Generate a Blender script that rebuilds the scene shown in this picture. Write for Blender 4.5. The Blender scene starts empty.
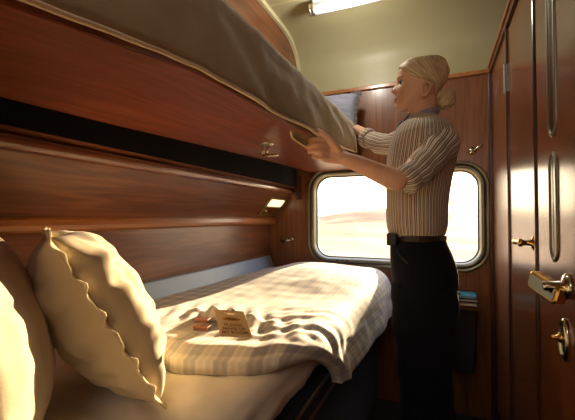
import bpy, bmesh, math, random
from mathutils import Vector, Matrix, noise
random.seed(4)
C = bpy.context.scene.collection
sc = bpy.context.scene
PI = math.pi
# ---------------------------------------------------------------- camera frame
FPX = 360.0; YAW = math.radians(23); PIT = math.atan(8/360)
CAM = Vector((0, 0, 1.07))
Rv = Vector((math.cos(YAW), math.sin(YAW), 0))
Fh = Vector((-math.sin(YAW), math.cos(YAW), 0))
Fv = Fh*math.cos(PIT)+Vector((0, 0, math.sin(PIT)))
Uv = -Fh*math.sin(PIT)+Vector((0, 0, math.cos(PIT)))
def ray(px, py): return Fv+Rv*((px-287.5)/FPX)+Uv*((210-py)/FPX)
def P(px, py, d): return CAM+ray(px, py)*d            # a measured point at depth d
def onp(px, py, ax, v):                               # a measured point on a plane of the place
    r = ray(px, py); return CAM+r*((v-CAM[ax])/r[ax])
def sm(a, b, x):
    t = min(1, max(0, (x-a)/(b-a))); return t*t*(3-2*t)
def interp(tab, x):
    if x <= tab[0][0]: return tab[0][1:]
    for a, b in zip(tab, tab[1:]):
        if x <= b[0]:
            t = (x-a[0])/(b[0]-a[0]); return tuple(p+(q-p)*t for p, q in zip(a[1:], b[1:]))
    return tab[-1][1:]
def fbm(x, y, z=0, o=3):
    return noise.fractal(Vector((x, y, z)), 1.0, 2.0, o)

# ---------------------------------------------------------------- materials
def srgb(r, g, b):
    f = lambda c: (c/255/12.92) if c/255 <= .04045 else ((c/255+.055)/1.055)**2.4
    return (f(r), f(g), f(b), 1)
def newmat(name):
    m = bpy.data.materials.new(name); m.use_nodes = True
    nt = m.node_tree; b = nt.nodes['Principled BSDF']; return m, nt, b
def setin(b, **k):
    for a, v in k.items():
        n = a.replace('_', ' ')
        if n in b.inputs: b.inputs[n].default_value = v
def ramp(nt, stops):
    r = nt.nodes.new('ShaderNodeValToRGB'); e = r.color_ramp.elements
    e[0].position, e[0].color = stops[0]; e[1].position, e[1].color = stops[-1]
    for p, c in stops[1:-1]:
        x = e.new(p); x.color = c
    return r
def coords(nt, scale=(1, 1, 1), kind='Object', rot=(0, 0, 0)):
    t = nt.nodes.new('ShaderNodeTexCoord'); m = nt.nodes.new('ShaderNodeMapping')
    m.inputs['Scale'].default_value = scale; m.inputs['Rotation'].default_value = rot
    nt.links.new(t.outputs[kind], m.inputs['Vector']); return m.outputs['Vector']
def noise_tex(nt, vec, scale, detail=4, dist=0):
    n = nt.nodes.new('ShaderNodeTexNoise'); n.inputs['Scale'].default_value = scale
    n.inputs['Detail'].default_value = detail; n.inputs['Distortion'].default_value = dist
    nt.links.new(vec, n.inputs['Vector']); return n.outputs['Fac']
def bump(nt, b, h, strength, dist=.002):
    n = nt.nodes.new('ShaderNodeBump'); n.inputs['Strength'].default_value = strength; n.inputs['Distance'].default_value = dist
    nt.links.new(h, n.inputs['Height']); nt.links.new(n.outputs['Normal'], b.inputs['Normal'])
def mth(nt, op, a, b=None, c=None):
    n = nt.nodes.new('ShaderNodeMath'); n.operation = op
    for i, v in enumerate((a, b, c)):
        if v is None: continue
        if isinstance(v, (int, float)): n.inputs[i].default_value = v
        else: nt.links.new(v, n.inputs[i])
    return n.outputs[0]
def mixc(nt, f, a, b, mode='MIX'):
    n = nt.nodes.new('ShaderNodeMix'); n.data_type = 'RGBA'; n.blend_type = mode
    for i, v in ((0, f), (6, a), (7, b)):
        if isinstance(v, (int, float, tuple)): n.inputs[i].default_value = v
        else: nt.links.new(v, n.inputs[i])
    return n.outputs[2]
def wood(name, c1, c2, axis='Y', rough=.3, spec=.5, coat=.3, figure=1.0):
    m, nt, b = newmat(name)
    s = {'Y': (1, .07, 1), 'Z': (1, 1, .06), 'X': (.07, 1, 1)}[axis]
    v = coords(nt, s)
    n1 = noise_tex(nt, v, 9*figure, 5, .9); n2 = noise_tex(nt, v, 90, 3, .2)
    w = mth(nt, 'FRACT', mth(nt, 'MULTIPLY', n1, 7.0))
    w = mth(nt, 'ABSOLUTE', mth(nt, 'SUBTRACT', w, .5))
    f = mth(nt, 'ADD', mth(nt, 'MULTIPLY', w, .75), mth(nt, 'MULTIPLY', n2, .65))
    r = ramp(nt, [(.12, c2), (.5, tuple((p+q)/2 for p, q in zip(c1, c2))), (.8, c1)])
    nt.links.new(f, r.inputs[0]); nt.links.new(r.outputs[0], b.inputs['Base Color'])
    setin(b, Roughness=rough, Specular_IOR_Level=spec, Coat_Weight=coat, Coat_Roughness=.18)
    bump(nt, b, n2, .12, .001); return m
def plain(name, col, rough=.5, metal=0, var=.08, nscale=30, bmp=0, **k):
    m, nt, b = newmat(name)
    n = noise_tex(nt, coords(nt), nscale, 4)
    lo = tuple(c*(1-var) for c in col[:3])+(1,); hi = tuple(min(1, c*(1+var)) for c in col[:3])+(1,)
    r = ramp(nt, [(.3, lo), (.7, hi)]); nt.links.new(n, r.inputs[0]); nt.links.new(r.outputs[0], b.inputs['Base Color'])
    setin(b, Roughness=rough, Metallic=metal, **k)
    if bmp: bump(nt, b, n, bmp, .003)
    return m
def cloth(name, col, rough=.85, weave=700, bmp=.25, sheen=.25, var=.06, trans=None):
    m, nt, b = newmat(name)
    v = coords(nt); n = noise_tex(nt, v, weave, 2); n2 = noise_tex(nt, v, 14, 3)
    lo = tuple(c*(1-var) for c in col[:3])+(1,); hi = tuple(min(1, c*(1+var)) for c in col[:3])+(1,)
    r = ramp(nt, [(.3, lo), (.7, hi)]); nt.links.new(n2, r.inputs[0]); nt.links.new(r.outputs[0], b.inputs['Base Color'])
    setin(b, Roughness=rough, Sheen_Weight=sheen, Specular_IOR_Level=.2)
    bump(nt, b, n, bmp, .001); return m
M = {}
M['wood_berth'] = wood('wood_berth', srgb(146, 76, 50), srgb(98, 44, 30), 'Y', .32, .4, .25)
M['wood_wall'] = wood('wood_wall', srgb(136, 84, 52), srgb(90, 50, 32), 'Y', .3, .5, .3)
M['wood_end'] = wood('wood_end', srgb(146, 92, 56), srgb(104, 62, 38), 'Z', .34, .5, .25)
M['wood_door'] = wood('wood_door', srgb(138, 80, 44), srgb(96, 52, 28), 'Z', .24, .5, .5)
M['wood_trim'] = wood('wood_trim', srgb(186, 122, 70), srgb(146, 90, 48), 'Y', .3, .5, .3)
M['wood_dark'] = wood('wood_dark', srgb(92, 50, 32), srgb(58, 30, 20), 'Z', .3, .5, .4)
M['wood_lip'] = wood('wood_lip', srgb(150, 92, 60), srgb(112, 62, 40), 'Y', .16, .8, 1)
M['cream'] = plain('cream_paint', srgb(174, 164, 126), .42, 0, .03, 5)
M['rim'] = plain('rim_cream', srgb(214, 202, 160), .35, 0, .03, 8)
M['carpet'] = cloth('carpet', srgb(32, 30, 38), .95, 300, .5)
M['navy'] = cloth('navy_upholstery', srgb(22, 28, 42), .9, 500, .3, .1)
M['navy_piping'] = cloth('navy_piping', srgb(84, 56, 44), .7, 500, .2)
M['trouser'] = cloth('trouser_cloth', srgb(18, 19, 28), .95, 600, .2, .03)
M['pillow'] = cloth('pillow_cotton', srgb(212, 192, 154), .9, 600, .3, .3)
M['pillow2'] = cloth('pillow_white', srgb(200, 184, 152), .9, 600, .3, .3)
M['pillow_grey'] = cloth('pillow_grey', srgb(138, 138, 156), .9, 600, .3, .3)
M['ruffle'] = cloth('ruffle_cotton', srgb(234, 214, 170), .9, 600, .2, .2)
M['dark_ruffle'] = cloth('dark_ruffle', srgb(92, 88, 88), .9, 600, .2, .2)
M['khaki'] = cloth('khaki_cover', srgb(176, 158, 124), .92, 500, .35, .3)
M['hem'] = cloth('hem_cotton', srgb(226, 204, 168), .85, 500, .2, .3)
M['sheet'] = cloth('sheet_cotton', srgb(236, 228, 212), .88, 600, .2, .3)
M['strip'] = plain('blue_grey_vinyl', srgb(150, 170, 196), .35, 0, .03, 12)
M['chrome'] = plain('chrome', srgb(205, 198, 180), .18, 1, .03, 10)
M['steel'] = plain('brushed_steel', srgb(190, 184, 168), .34, 1, .05, 60)
M['frame_metal'] = plain('frame_metal', srgb(132, 126, 108), .42, .85, .05, 60)
M['hinge_metal'] = plain('hinge_metal', srgb(158, 158, 152), .35, .5, .05, 60)
M['rubber'] = plain('rubber_gasket', srgb(60, 58, 52), .6, 0, .05, 60)
M['brass'] = plain('brass', srgb(214, 170, 92), .22, 1, .05, 20)
M['dark'] = plain('dark_plastic', srgb(22, 22, 24), .45)
M['leather'] = plain('leather_belt', srgb(44, 30, 24), .5, 0, .15, 60, .3)
M['shoe'] = plain('shoe_leather', srgb(18, 16, 16), .3)
M['lampglass'] = plain('lamp_housing', srgb(150, 124, 70), .3, .6)
M['enamel'] = plain('white_enamel', srgb(210, 212, 218), .35, 0, .02, 10)
M['binm'] = plain('bin_grey', srgb(40, 39, 44), .5, 0, .1, 20)
M['tray'] = wood('wood_tray', srgb(122, 74, 52), srgb(86, 48, 34), 'X', .4, .5, .2)
M['teal'] = plain('teal_cover', srgb(52, 136, 150), .4, 0, .1, 40)
M['paper'] = plain('paper', srgb(226, 220, 206), .8, 0, .04, 80)
M['bluecover'] = plain('blue_cover', srgb(36, 44, 66), .45)
M['card'] = plain('kraft_card', srgb(206, 178, 138), .8, 0, .05, 90)
M['ink'] = plain('brown_ink', srgb(132, 92, 56), .8)
M['gold'] = plain('logo_gold', srgb(176, 118, 40), .6)
M['inkdark'] = plain('dark_ink', srgb(66, 38, 20), .8)
M['choc'] = plain('chocolate_box', srgb(104, 62, 44), .4, 0, .25, 70)
M['choc2'] = plain('chocolate_box_lid', srgb(140, 84, 56), .4, 0, .2, 70)
M['eye'] = plain('eyeball', srgb(226, 222, 216), .15, 0, .01)
M['iris'] = plain('iris', srgb(62, 84, 104), .15)
M['lash'] = plain('lash', srgb(58, 42, 32), .7)
M['brow'] = plain('brow', srgb(132, 98, 66), .8)
M['lip'] = plain('lips', srgb(188, 104, 92), .4)
M['plaque'] = plain('mirror_plate', srgb(184, 196, 186), .15, .35, .02)
def skin():
    m, nt, b = newmat('skin')
    v = coords(nt); n = noise_tex(nt, v, 12, 4)
    r = ramp(nt, [(.3, srgb(208, 156, 126)), (.7, srgb(226, 178, 148))]); nt.links.new(n, r.inputs[0])
    nt.links.new(r.outputs[0], b.inputs['Base Color'])
    setin(b, Roughness=.5, Subsurface_Weight=.12, Subsurface_Scale=.02); b.inputs['Subsurface Radius'].default_value = (1, .35, .2)
    return m
M['skin'] = skin()
def duvet_mat():
    m, nt, b = newmat('duvet_satin_stripe')
    t = nt.nodes.new('ShaderNodeTexCoord'); s = nt.nodes.new('ShaderNodeSeparateXYZ'); nt.links.new(t.outputs['UV'], s.inputs[0])
    def stripe(c, period, duty, soft=.08):
        f = mth(nt, 'FRACT', mth(nt, 'DIVIDE', c, period))
        d = mth(nt, 'ABSOLUTE', mth(nt, 'SUBTRACT', f, .5))
        r = ramp(nt, [(0, (1, 1, 1, 1)), (duty/2, (1, 1, 1, 1)), (duty/2+soft, (0, 0, 0, 1))]); nt.links.new(d, r.inputs[0]); return r.outputs[0]
    a = stripe(s.outputs[0], .064, .36); c = stripe(s.outputs[1], .085, .36)
    fine = stripe(s.outputs[0], .016, .4, .2)
    k = mth(nt, 'ADD', mth(nt, 'MULTIPLY', a, .46), mth(nt, 'MULTIPLY', c, .44))
    k = mth(nt, 'ADD', k, mth(nt, 'MULTIPLY', fine, .22))
    col = mixc(nt, k, srgb(236, 228, 210), srgb(172, 170, 168))
    nt.links.new(col, b.inputs['Base Color'])
    setin(b, Roughness=.7, Sheen_Weight=.3, Specular_IOR_Level=.3)
    n = noise_tex(nt, coords(nt), 500, 2); h = mth(nt, 'ADD', mth(nt, 'MULTIPLY', n, .4), mth(nt, 'MULTIPLY', k, .6)); bump(nt, b, h, .25, .001)
    return m
M['duvet'] = duvet_mat()
def shirt_mat():
    m, nt, b = newmat('striped_shirt_cotton')
    t = nt.nodes.new('ShaderNodeTexCoord'); s = nt.nodes.new('ShaderNodeSeparateXYZ'); nt.links.new(t.outputs['UV'], s.inputs[0])
    f = mth(nt, 'FRACT', mth(nt, 'DIVIDE', s.outputs[0], .0165))
    cream = srgb(214, 200, 180); red = srgb(122, 66, 52); ink = srgb(62, 62, 72)
    r = nt.nodes.new('ShaderNodeValToRGB'); r.color_ramp.interpolation = 'CONSTANT'; e = r.color_ramp.elements
    e[0].position = 0; e[0].color = cream; e[1].position = .26; e[1].color = red
    for p, c in ((.48, cream), (.66, ink), (.82, cream)):
        x = e.new(p); x.color = c
    nt.links.new(f, r.inputs[0]); nt.links.new(r.outputs[0], b.inputs['Base Color'])
    setin(b, Roughness=.85, Sheen_Weight=.2, Specular_IOR_Level=.2)
    bump(nt, b, noise_tex(nt, coords(nt), 500, 2), .2, .001); return m
M['shirt'] = shirt_mat()
M['collar'] = cloth('collar_cotton', srgb(140, 142, 160), .85, 500, .2)
M['scarf'] = cloth('scarf_navy', srgb(34, 38, 60), .7, 400, .2)
def hair_mat(bx, bz):
    m, nt, b = newmat('blonde_hair')
    t = nt.nodes.new('ShaderNodeTexCoord'); s = nt.nodes.new('ShaderNodeSeparateXYZ'); nt.links.new(t.outputs['Object'], s.inputs[0])
    dx = mth(nt, 'SUBTRACT', s.outputs[0], bx); dz = mth(nt, 'SUBTRACT', s.outputs[2], bz)
    an = mth(nt, 'ARCTAN2', dz, dx)
    c = nt.nodes.new('ShaderNodeCombineXYZ'); nt.links.new(mth(nt, 'MULTIPLY', an, 26), c.inputs[0])
    nt.links.new(mth(nt, 'MULTIPLY', s.outputs[1], 30), c.inputs[1]); nt.links.new(mth(nt, 'MULTIPLY', dx, 6), c.inputs[2])
    n = noise_tex(nt, c.outputs[0], 1.6, 4, .3)
    r = ramp(nt, [(.3, srgb(150, 124, 94)), (.5, srgb(204, 178, 140)), (.72, srgb(240, 222, 186))])
    nt.links.new(n, r.inputs[0]); nt.links.new(r.outputs[0], b.inputs['Base Color'])
    setin(b, Roughness=.5, Specular_IOR_Level=.3); bump(nt, b, n, .6, .003); return m
def glass_mat():
    m = bpy.data.materials.new('window_glass'); m.use_nodes = True; nt = m.node_tree
    for n in list(nt.nodes):
        if n.type != 'OUTPUT_MATERIAL': nt.nodes.remove(n)
    out = nt.nodes['Material Output']
    t = nt.nodes.new('ShaderNodeBsdfTransparent'); t.inputs[0].default_value = (.97, .97, .95, 1)
    g = nt.nodes.new('ShaderNodeBsdfGlossy'); g.inputs['Roughness'].default_value = .03
    mx = nt.nodes.new('ShaderNodeMixShader'); n = nt.nodes.new('ShaderNodeTexNoise'); n.inputs['Scale'].default_value = 20
    r = nt.nodes.new('ShaderNodeMapRange'); r.inputs[3].default_value = .04; r.inputs[4].default_value = .07
    nt.links.new(n.outputs['Fac'], r.inputs[0]); nt.links.new(r.outputs[0], mx.inputs[0])
    nt.links.new(t.outputs[0], mx.inputs[1]); nt.links.new(g.outputs[0], mx.inputs[2]); nt.links.new(mx.outputs[0], out.inputs[0])
    return m
M['glass'] = glass_mat()
def emit(name, col, st):
    m, nt, b = newmat(name); setin(b, Base_Color=col, Emission_Color=col, Emission_Strength=st, Roughness=.3); return m
M['tube'] = emit('tube_light', srgb(214, 222, 240), .3)
M['lens'] = emit('reading_lens', srgb(255, 244, 196), 1.3)

# ---------------------------------------------------------------- mesh helpers
def tag(o, label=None, cat=None, group=None, kind=None):
    for k, v in (('label', label), ('category', cat), ('group', group), ('kind', kind)):
        if v: o[k] = v
    return o
def thing(name, loc, label, cat, group=None):
    o = bpy.data.objects.new(name, None); C.objects.link(o); o.location = loc; o.empty_display_size = .05
    return tag(o, label, cat, group)
def wloc(p):
    v = Vector((0, 0, 0))
    while p is not None: v += p.location; p = p.parent
    return v
def obj(name, bm, mat, parent=None, smooth=False, bevel=0, sub=0, base=None):
    bmesh.ops.recalc_face_normals(bm, faces=bm.faces[:])
    me = bpy.data.meshes.new(name)
    off = wloc(parent) if parent else Vector((0, 0, 0))
    if base is not None: off = Vector(base)
    if off.length > 0: bmesh.ops.translate(bm, verts=bm.verts[:], vec=-off)
    bm.to_mesh(me); bm.free()
    for mm in (mat if isinstance(mat, list) else [mat]): me.materials.append(M[mm] if isinstance(mm, str) else mm)
    for p in me.polygons: p.use_smooth = smooth
    o = bpy.data.objects.new(name, me); C.objects.link(o)
    if parent: o.parent = parent
    if base is not None: o.location = base
    if bevel:
        b = o.modifiers.new('bevel', 'BEVEL'); b.width = bevel; b.segments = 2; b.limit_method = 'ANGLE'; b.angle_limit = .6
    if sub:
        s = o.modifiers.new('sub', 'SUBSURF'); s.levels = sub; s.render_levels = sub
    return o
def box(bm, x0, x1, y0, y1, z0, z1):
    v = [bm.verts.new((x, y, z)) for x in (x0, x1) for y in (y0, y1) for z in (z0, z1)]
    for f in ((0, 1, 3, 2), (4, 6, 7, 5), (0, 4, 5, 1), (2, 3, 7, 6), (0, 2, 6, 4), (1, 5, 7, 3)): bm.faces.new([v[i] for i in f])
    return v
def bx(*a):
    bm = bmesh.new(); box(bm, *a); return bm
def loft(bm, rings, caps=True, close=True, uvs=None):
    L = [[bm.verts.new(p) for p in r] for r in rings]; n = len(L[0]); fs = []
    uvl = bm.loops.layers.uv.verify() if uvs else None
    for i in range(len(L)-1):
        for j in range(n if close else n-1):
            k = (j+1) % n
            f = bm.faces.new((L[i][j], L[i][k], L[i+1][k], L[i+1][j])); fs.append(f)
            if uvs:
                jj = j+1
                for lp, uv in zip(f.loops, ((uvs[i][j]), (uvs[i][jj]), (uvs[i+1][jj]), (uvs[i+1][j]))): lp[uvl].uv = uv
    if caps and close:
        bm.faces.new(L[0][::-1]); bm.faces.new(L[-1])
    return L
def prism(bm, prof, y0, y1, ax='Y'):      # profile (a,b) extruded: Y -> (x,z); X -> (y,z); Z -> (x,y)
    def pt(p, t): return {'Y': (p[0], t, p[1]), 'X': (t, p[0], p[1]), 'Z': (p[0], p[1], t)}[ax]
    loft(bm, [[pt(p, y0) for p in prof], [pt(p, y1) for p in prof]])
def tube(bm, pts, rad, n=12, caps=True, flat=None):
    pts = [Vector(p) for p in pts]; rings = []
    up = Vector((0, 0, 1)); prev = None
    for i, p in enumerate(pts):
        t = (pts[min(i+1, len(pts)-1)]-pts[max(i-1, 0)]).normalized()
        if prev is None:
            a = up if abs(t.dot(up)) < .95 else Vector((1, 0, 0)); u = (a-t*a.dot(t)).normalized()
        else: u = (prev-t*prev.dot(t)).normalized()
        prev = u; w = t.cross(u)
        r = rad[i] if isinstance(rad, (list, tuple)) else rad
        ra, rb = (r if isinstance(r, tuple) else (r, r))
        rings.append([p+u*math.cos(q)*ra+w*math.sin(q)*rb for q in [2*PI*k/n for k in range(n)]])
    return loft(bm, rings, caps)
def smooth_path(pts, n):
    pts = [Vector(p) for p in pts]; out = []; m = len(pts)-1
    for k in range(n+1):
        s = k/n*m; i = min(int(s), m-1); t = s-i
        p0, p1, p2, p3 = pts[max(i-1, 0)], pts[i], pts[i+1], pts[min(i+2, m)]
        out.append(.5*((2*p1)+(p2-p0)*t+(2*p0-5*p1+4*p2-p3)*t*t+(3*p1-p0-3*p2+p3)*t**3))
    return out
def lathe(bm, prof, c, ax, n=24):
    ax = Vector(ax).normalized(); a = Vector((0, 0, 1)) if abs(ax.z) < .9 else Vector((1, 0, 0))
    u = ax.cross(a).normalized(); w = ax.cross(u); c = Vector(c)
    loft(bm, [[c+ax*h+(u*math.cos(2*PI*k/n)+w*math.sin(2*PI*k/n))*max(r, 1e-4) for k in range(n)] for r, h in prof])
def ellipsoid(bm, c, r, n=20, m=12, rot=None):
    c = Vector(c); R = rot or Matrix.Identity(3)
    loft(bm, [[c+R @ Vector((r[0]*math.sin(PI*i/m+1e-3)*math.cos(2*PI*k/n), r[1]*math.sin(PI*i/m+1e-3)*math.sin(2*PI*k/n), r[2]*math.cos(PI*i/m))) for k in range(n)] for i in range(m+1)])
def rrect(x0, x1, z0, z1, r, n=10):
    out = []
    for cx, cz, a0 in ((x1-r, z1-r, 0), (x0+r, z1-r, 90), (x0+r, z0+r, 180), (x1-r, z0+r, 270)):
        for k in range(n+1):
            a = math.radians(a0+90*k/n); out.append((cx+r*math.cos(a), cz+r*math.sin(a)))
    return out

# ================================================================ SETTING
YW = 2.2                      # inner face of the window wall
XU = -.86                     # upper part of the berth wall
XL = -1.06                    # recess behind the lower bed
XR = .26                      # face of the door side
ZT = 1.862
tag(obj('floor', bx(-1.2, 1.1, -.9, 2.3, -.06, 0), 'carpet'), kind='structure')
# window wall with rounded opening
WX0, WX1, WZ0, WZ1 = -.79, .245, .772, 1.385
hole = rrect(WX0+.03, WX1-.03, WZ0+.03, WZ1-.03, .11, 12)
cx, cz = (WX0+WX1)/2, (WZ0+WZ1)/2
def outer(p, x0=-1.1, x1=1.05, z0=0, z1=ZT):
    dx, dz = p[0]-cx, p[1]-cz; t = 1e9
    if dx > 1e-9: t = min(t, (x1-cx)/dx)
    if dx < -1e-9: t = min(t, (x0-cx)/dx)
    if dz > 1e-9: t = min(t, (z1-cz)/dz)
    if dz < -1e-9: t = min(t, (z0-cz)/dz)
    return (cx+dx*t, cz+dz*t)
bm = bmesh.new()
out2 = [outer(p) for p in hole]
# snap the nearest outer point to each rectangle corner
for c_ in ((-1.1, 0), (1.05, 0), (-1.1, ZT), (1.05, ZT)):
    i = min(range(len(out2)), key=lambda k: (out2[k][0]-c_[0])**2+(out2[k][1]-c_[1])**2); out2[i] = c_
rings = [[(p[0], YW, p[1]) for p in out2], [(p[0], YW, p[1]) for p in hole], [(p[0], YW+.1, p[1]) for p in hole], [(p[0], YW+.1, p[1]) for p in out2]]
L = loft(bm, rings, caps=False)
for j in range(len(hole)):
    k = (j+1) % len(hole); bm.faces.new((L[3][j], L[3][k], L[0][k], L[0][j]))
tag(obj('wall_window', bm, 'wood_end'), kind='structure')
# window: frame rings and pane
wn = tag(bpy.data.objects.new('window_1', None), kind='structure'); C.objects.link(wn); wn.location = (cx, YW, WZ0)
def frame_ring(prof, name, mat, r0=.14):
    bm = bmesh.new()
    rr = [[(p[0], YW+y, p[1]) for p in rrect(WX0+o, WX1-o, WZ0+o, WZ1-o, max(r0-o, .02), 12)] for o, y in prof]
    loft(bm, rr+[rr[0]], caps=False); bmesh.ops.remove_doubles(bm, verts=bm.verts[:], dist=1e-6)
    return obj(name, bm, mat, wn, smooth=True)
frame_ring([(0, .004), (0, -.010), (.003, -.016), (.012, -.018), (.015, -.012), (.018, -.012), (.018, .004)], 'window_frame', 'frame_metal')
frame_ring([(.0185, .004), (.0185, -.006), (.024, -.008), (.026, .004)], 'window_gasket', 'rubber')
frame_ring([(.0265, .006), (.0265, -.012), (.030, -.014), (.040, -.010), (.046, .004), (.050, .03), (.052, .05), (.04, .05)], 'window_frame_inner', 'frame_metal')
frame_ring([(.046, .046), (.046, .030), (.054, .030), (.056, .046)], 'glass_gasket', 'rubber')
bm = bmesh.new(); rr = rrect(WX0+.048, WX1-.048, WZ0+.048, WZ1-.048, .09, 12)
loft(bm, [[(p[0], YW+.038, p[1]) for p in rr], [(p[0], YW+.043, p[1]) for p in rr]]); obj('window_pane', bm, 'glass', wn)
bm = bmesh.new()
for x in (-.60, -.565, -.54): box(bm, x, x+.018, YW-.017, YW-.006, WZ0+.032, WZ0+.040)
box(bm, -.15, -.135, YW-.017, YW-.006, WZ0+.032, WZ0+.04)
obj('drain_slot', bm, 'dark', wn)
# trim over the wood of the window wall
tag(obj('trim_1', bx(-.87, .27, YW-.014, YW+.01, ZT-.012, ZT+.012), 'wood_trim', bevel=.004), kind='structure')
tag(obj('trim_2', bx(.212+.03, .262, YW-.02, YW, 0, ZT-.012), 'wood_dark', bevel=.005), kind='structure')
# ceiling: vault over the window side
roof = [(2.215, ZT+.01), (2.21, 2.02), (2.19, 2.09), (2.15, 2.14), (2.09, 2.18), (2.01, 2.205), (1.9, 2.215), (1.6, 2.22), (1.0, 2.24), (0, 2.27), (-.9, 2.27)]
def refine(pr, n):
    q = smooth_path([(a, 0, b) for a, b in pr], n); return [(p.x, p.z) for p in q]
rf = refine(roof, 50)
bm = bmesh.new()
prism(bm, rf+[(-.9, 2.33), (2.32, 2.33), (2.32, ZT+.01)], -.9, 1.05, 'X'); tag(obj('ceiling', bm, 'cream'), kind='structure')
bm = bmesh.new(); box(bm, -.84, 1.0, 1.728, 1.732, 2.210, 2.2185); tag(obj('trim_3', bm, 'rim'), kind='structure')
# rim trim on the berth wall following the vault
bm = bmesh.new(); rings = []
for i, (y, z) in enumerate(rf):
    a = rf[max(i-1, 0)]; b = rf[min(i+1, len(rf)-1)]; t = Vector((b[0]-a[0], b[1]-a[1])).normalized(); n = Vector((-t.y, t.x))
    if n.y > 0: n = -n
    if n.x > 0 and i < 5: n = -n
    rings.append([(XU+.001, y, z), (XU+.018, y, z), (XU+.018, y+n.x*.026, z+n.y*.026), (XU+.001, y+n.x*.026, z+n.y*.026)])
loft(bm, rings); tag(obj('trim_4', bm, 'rim'), kind='structure')
# berth wall: recess, sloped locker front, upper panel
bm = bmesh.new()
prism(bm, [(-1.16, 0), (XL, 0), (XL, 1.05), (XL+.02, 1.062), (-.905, 1.225), (-.905, 1.262), (XU, 1.275), (XU, 2.33), (-1.16, 2.33)], -.5, YW, 'Y')
tag(obj('wall_left', bm, 'wood_wall'), kind='structure')
bm = bmesh.new(); prism(bm, [(-.915, 1.222)]+[(-.902+.022*math.cos(a), 1.244+.020*math.sin(a)) for a in [math.radians(-80+15*k) for k in range(12)]]+[(-.915, 1.265)], -.4, YW-.004, 'Y')
tag(obj('trim_5', bm, 'wood_lip', smooth=False), kind='structure')
bm = bmesh.new(); prism(bm, [(-1.06, 1.028), (-1.035, 1.028), (-1.022, 1.036), (-1.018, 1.048), (-1.022, 1.064), (-1.03, 1.072), (-1.05, 1.066)], -.4, YW-.004, 'Y')
tag(obj('trim_6', bm, 'wood_trim'), kind='structure')
M['gap_shade'] = cloth('painted_gap_shade', srgb(16, 15, 18), .95, 300, .2, 0)  # shade of the gap behind the upper berth, painted as a near-black strip
tag(obj('gap_shade_strip', bx(XU-.002, XU+.004, -.4, YW-.035, 1.27, 1.41), 'gap_shade'), kind='structure')
tag(obj('trim_7', bx(-.862, -.835, YW-.03, YW-.001, 1.19, 1.345), 'wood_dark', bevel=.004), kind='structure')
# partition behind the head of the beds, and doorway side
tag(obj('wall_back', bx(-1.16, -.42, -.1, -.02, 0, 2.3), 'wood_wall'), kind='structure')
# door side: module of cupboards
bm = bmesh.new(); box(bm, XR, 1.05, 1.70, 2.2, 0, ZT); box(bm, XR+.02, 1.05, -.9, 1.70, 0, ZT)
tag(obj('wall_right', bm, 'wood_end'), kind='structure')
tag(obj('wall_far', bx(1.05, 1.12, -.9, 2.32, 0, 2.33), 'cream'), kind='structure')
bm = bmesh.new(); box(bm, XR-.012, XR+.02, -.2, 2.19, ZT-.016, ZT+.012); tag(obj('trim_8', bm, 'wood_dark', bevel=.005), kind='structure')
bm = bmesh.new(); box(bm, XR-.020, XR+.02, -.2, 2.19, ZT+.012, ZT+.024); tag(obj('trim_9', bm, 'wood_trim', bevel=.004), kind='structure')
bm = bmesh.new()
for y in (1.690, 1.236, 1.150): box(bm, XR-.010, XR+.03, y-.009, y+.009, .0, ZT-.017)
tag(obj('trim_10', bm, 'wood_dark', bevel=.005), kind='structure')
tag(obj('trim_11', bx(XR-.004, XR+.03, 1.159, 1.227, 0, ZT-.017), 'wood_dark', bevel=.003), kind='structure')
tag(obj('baseboard_right', bx(XR-.006, XR+.001, 1.70, 2.18, 0, .09), 'dark'), kind='structure')

# door 1: narrow cupboard door
d1 = bpy.data.objects.new('door_1', None); C.objects.link(d1); d1.location = (XR, 1.46, 0); tag(d1, kind='structure')
obj('door_leaf', bx(XR-.002, XR+.018, 1.248, 1.680, .06, ZT-.03), 'wood_door', d1, bevel=.004)
bm = bmesh.new()
hp = onp(508, 77, 0, XR-.004)
lathe(bm, [(.006, -.062), (.0065, -.060), (.0065, -.022), (.0055, -.02), (.0055, -.018), (.0065, -.016), (.0065, .016), (.0055, .018), (.0055, .02), (.0065, .022), (.0065, .060), (.004, .063)], (XR-.012, 1.690, hp.z), (0, 0, 1), 14)
box(bm, XR-.008, XR-.002, 1.672, 1.69, hp.z-.055, hp.z+.055)
obj('hinge', bm, 'hinge_metal', d1, smooth=False)
kp = onp(536, 243, 0, XR)
bm = bmesh.new()
lathe(bm, [(.021, 0), (.022, .004), (.018, .008), (.009, .010), (.008, .03), (.012, .034), (.012, .042), (.004, .044)], (XR-.002, kp.y, kp.z), (-1, 0, 0), 20)
tube(bm, smooth_path([(XR-.038, kp.y, kp.z), (XR-.042, kp.y+.02, kp.z+.002), (XR-.042, kp.y+.065, kp.z)], 8), [.007, .007, .0065, .006, .006, .006, .0075, .010, .010], 12)
obj('door_handle', bm, 'brass', d1, smooth=True)
kh = onp(538, 266, 0, XR)
bm = bmesh.new(); lathe(bm, [(.012, 0), (.014, .003), (.010, .006), (.003, .005)], (XR-.002, kh.y, kh.z), (-1, 0, 0), 18)
obj('keyhole', bm, 'brass', d1, smooth=True)
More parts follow.
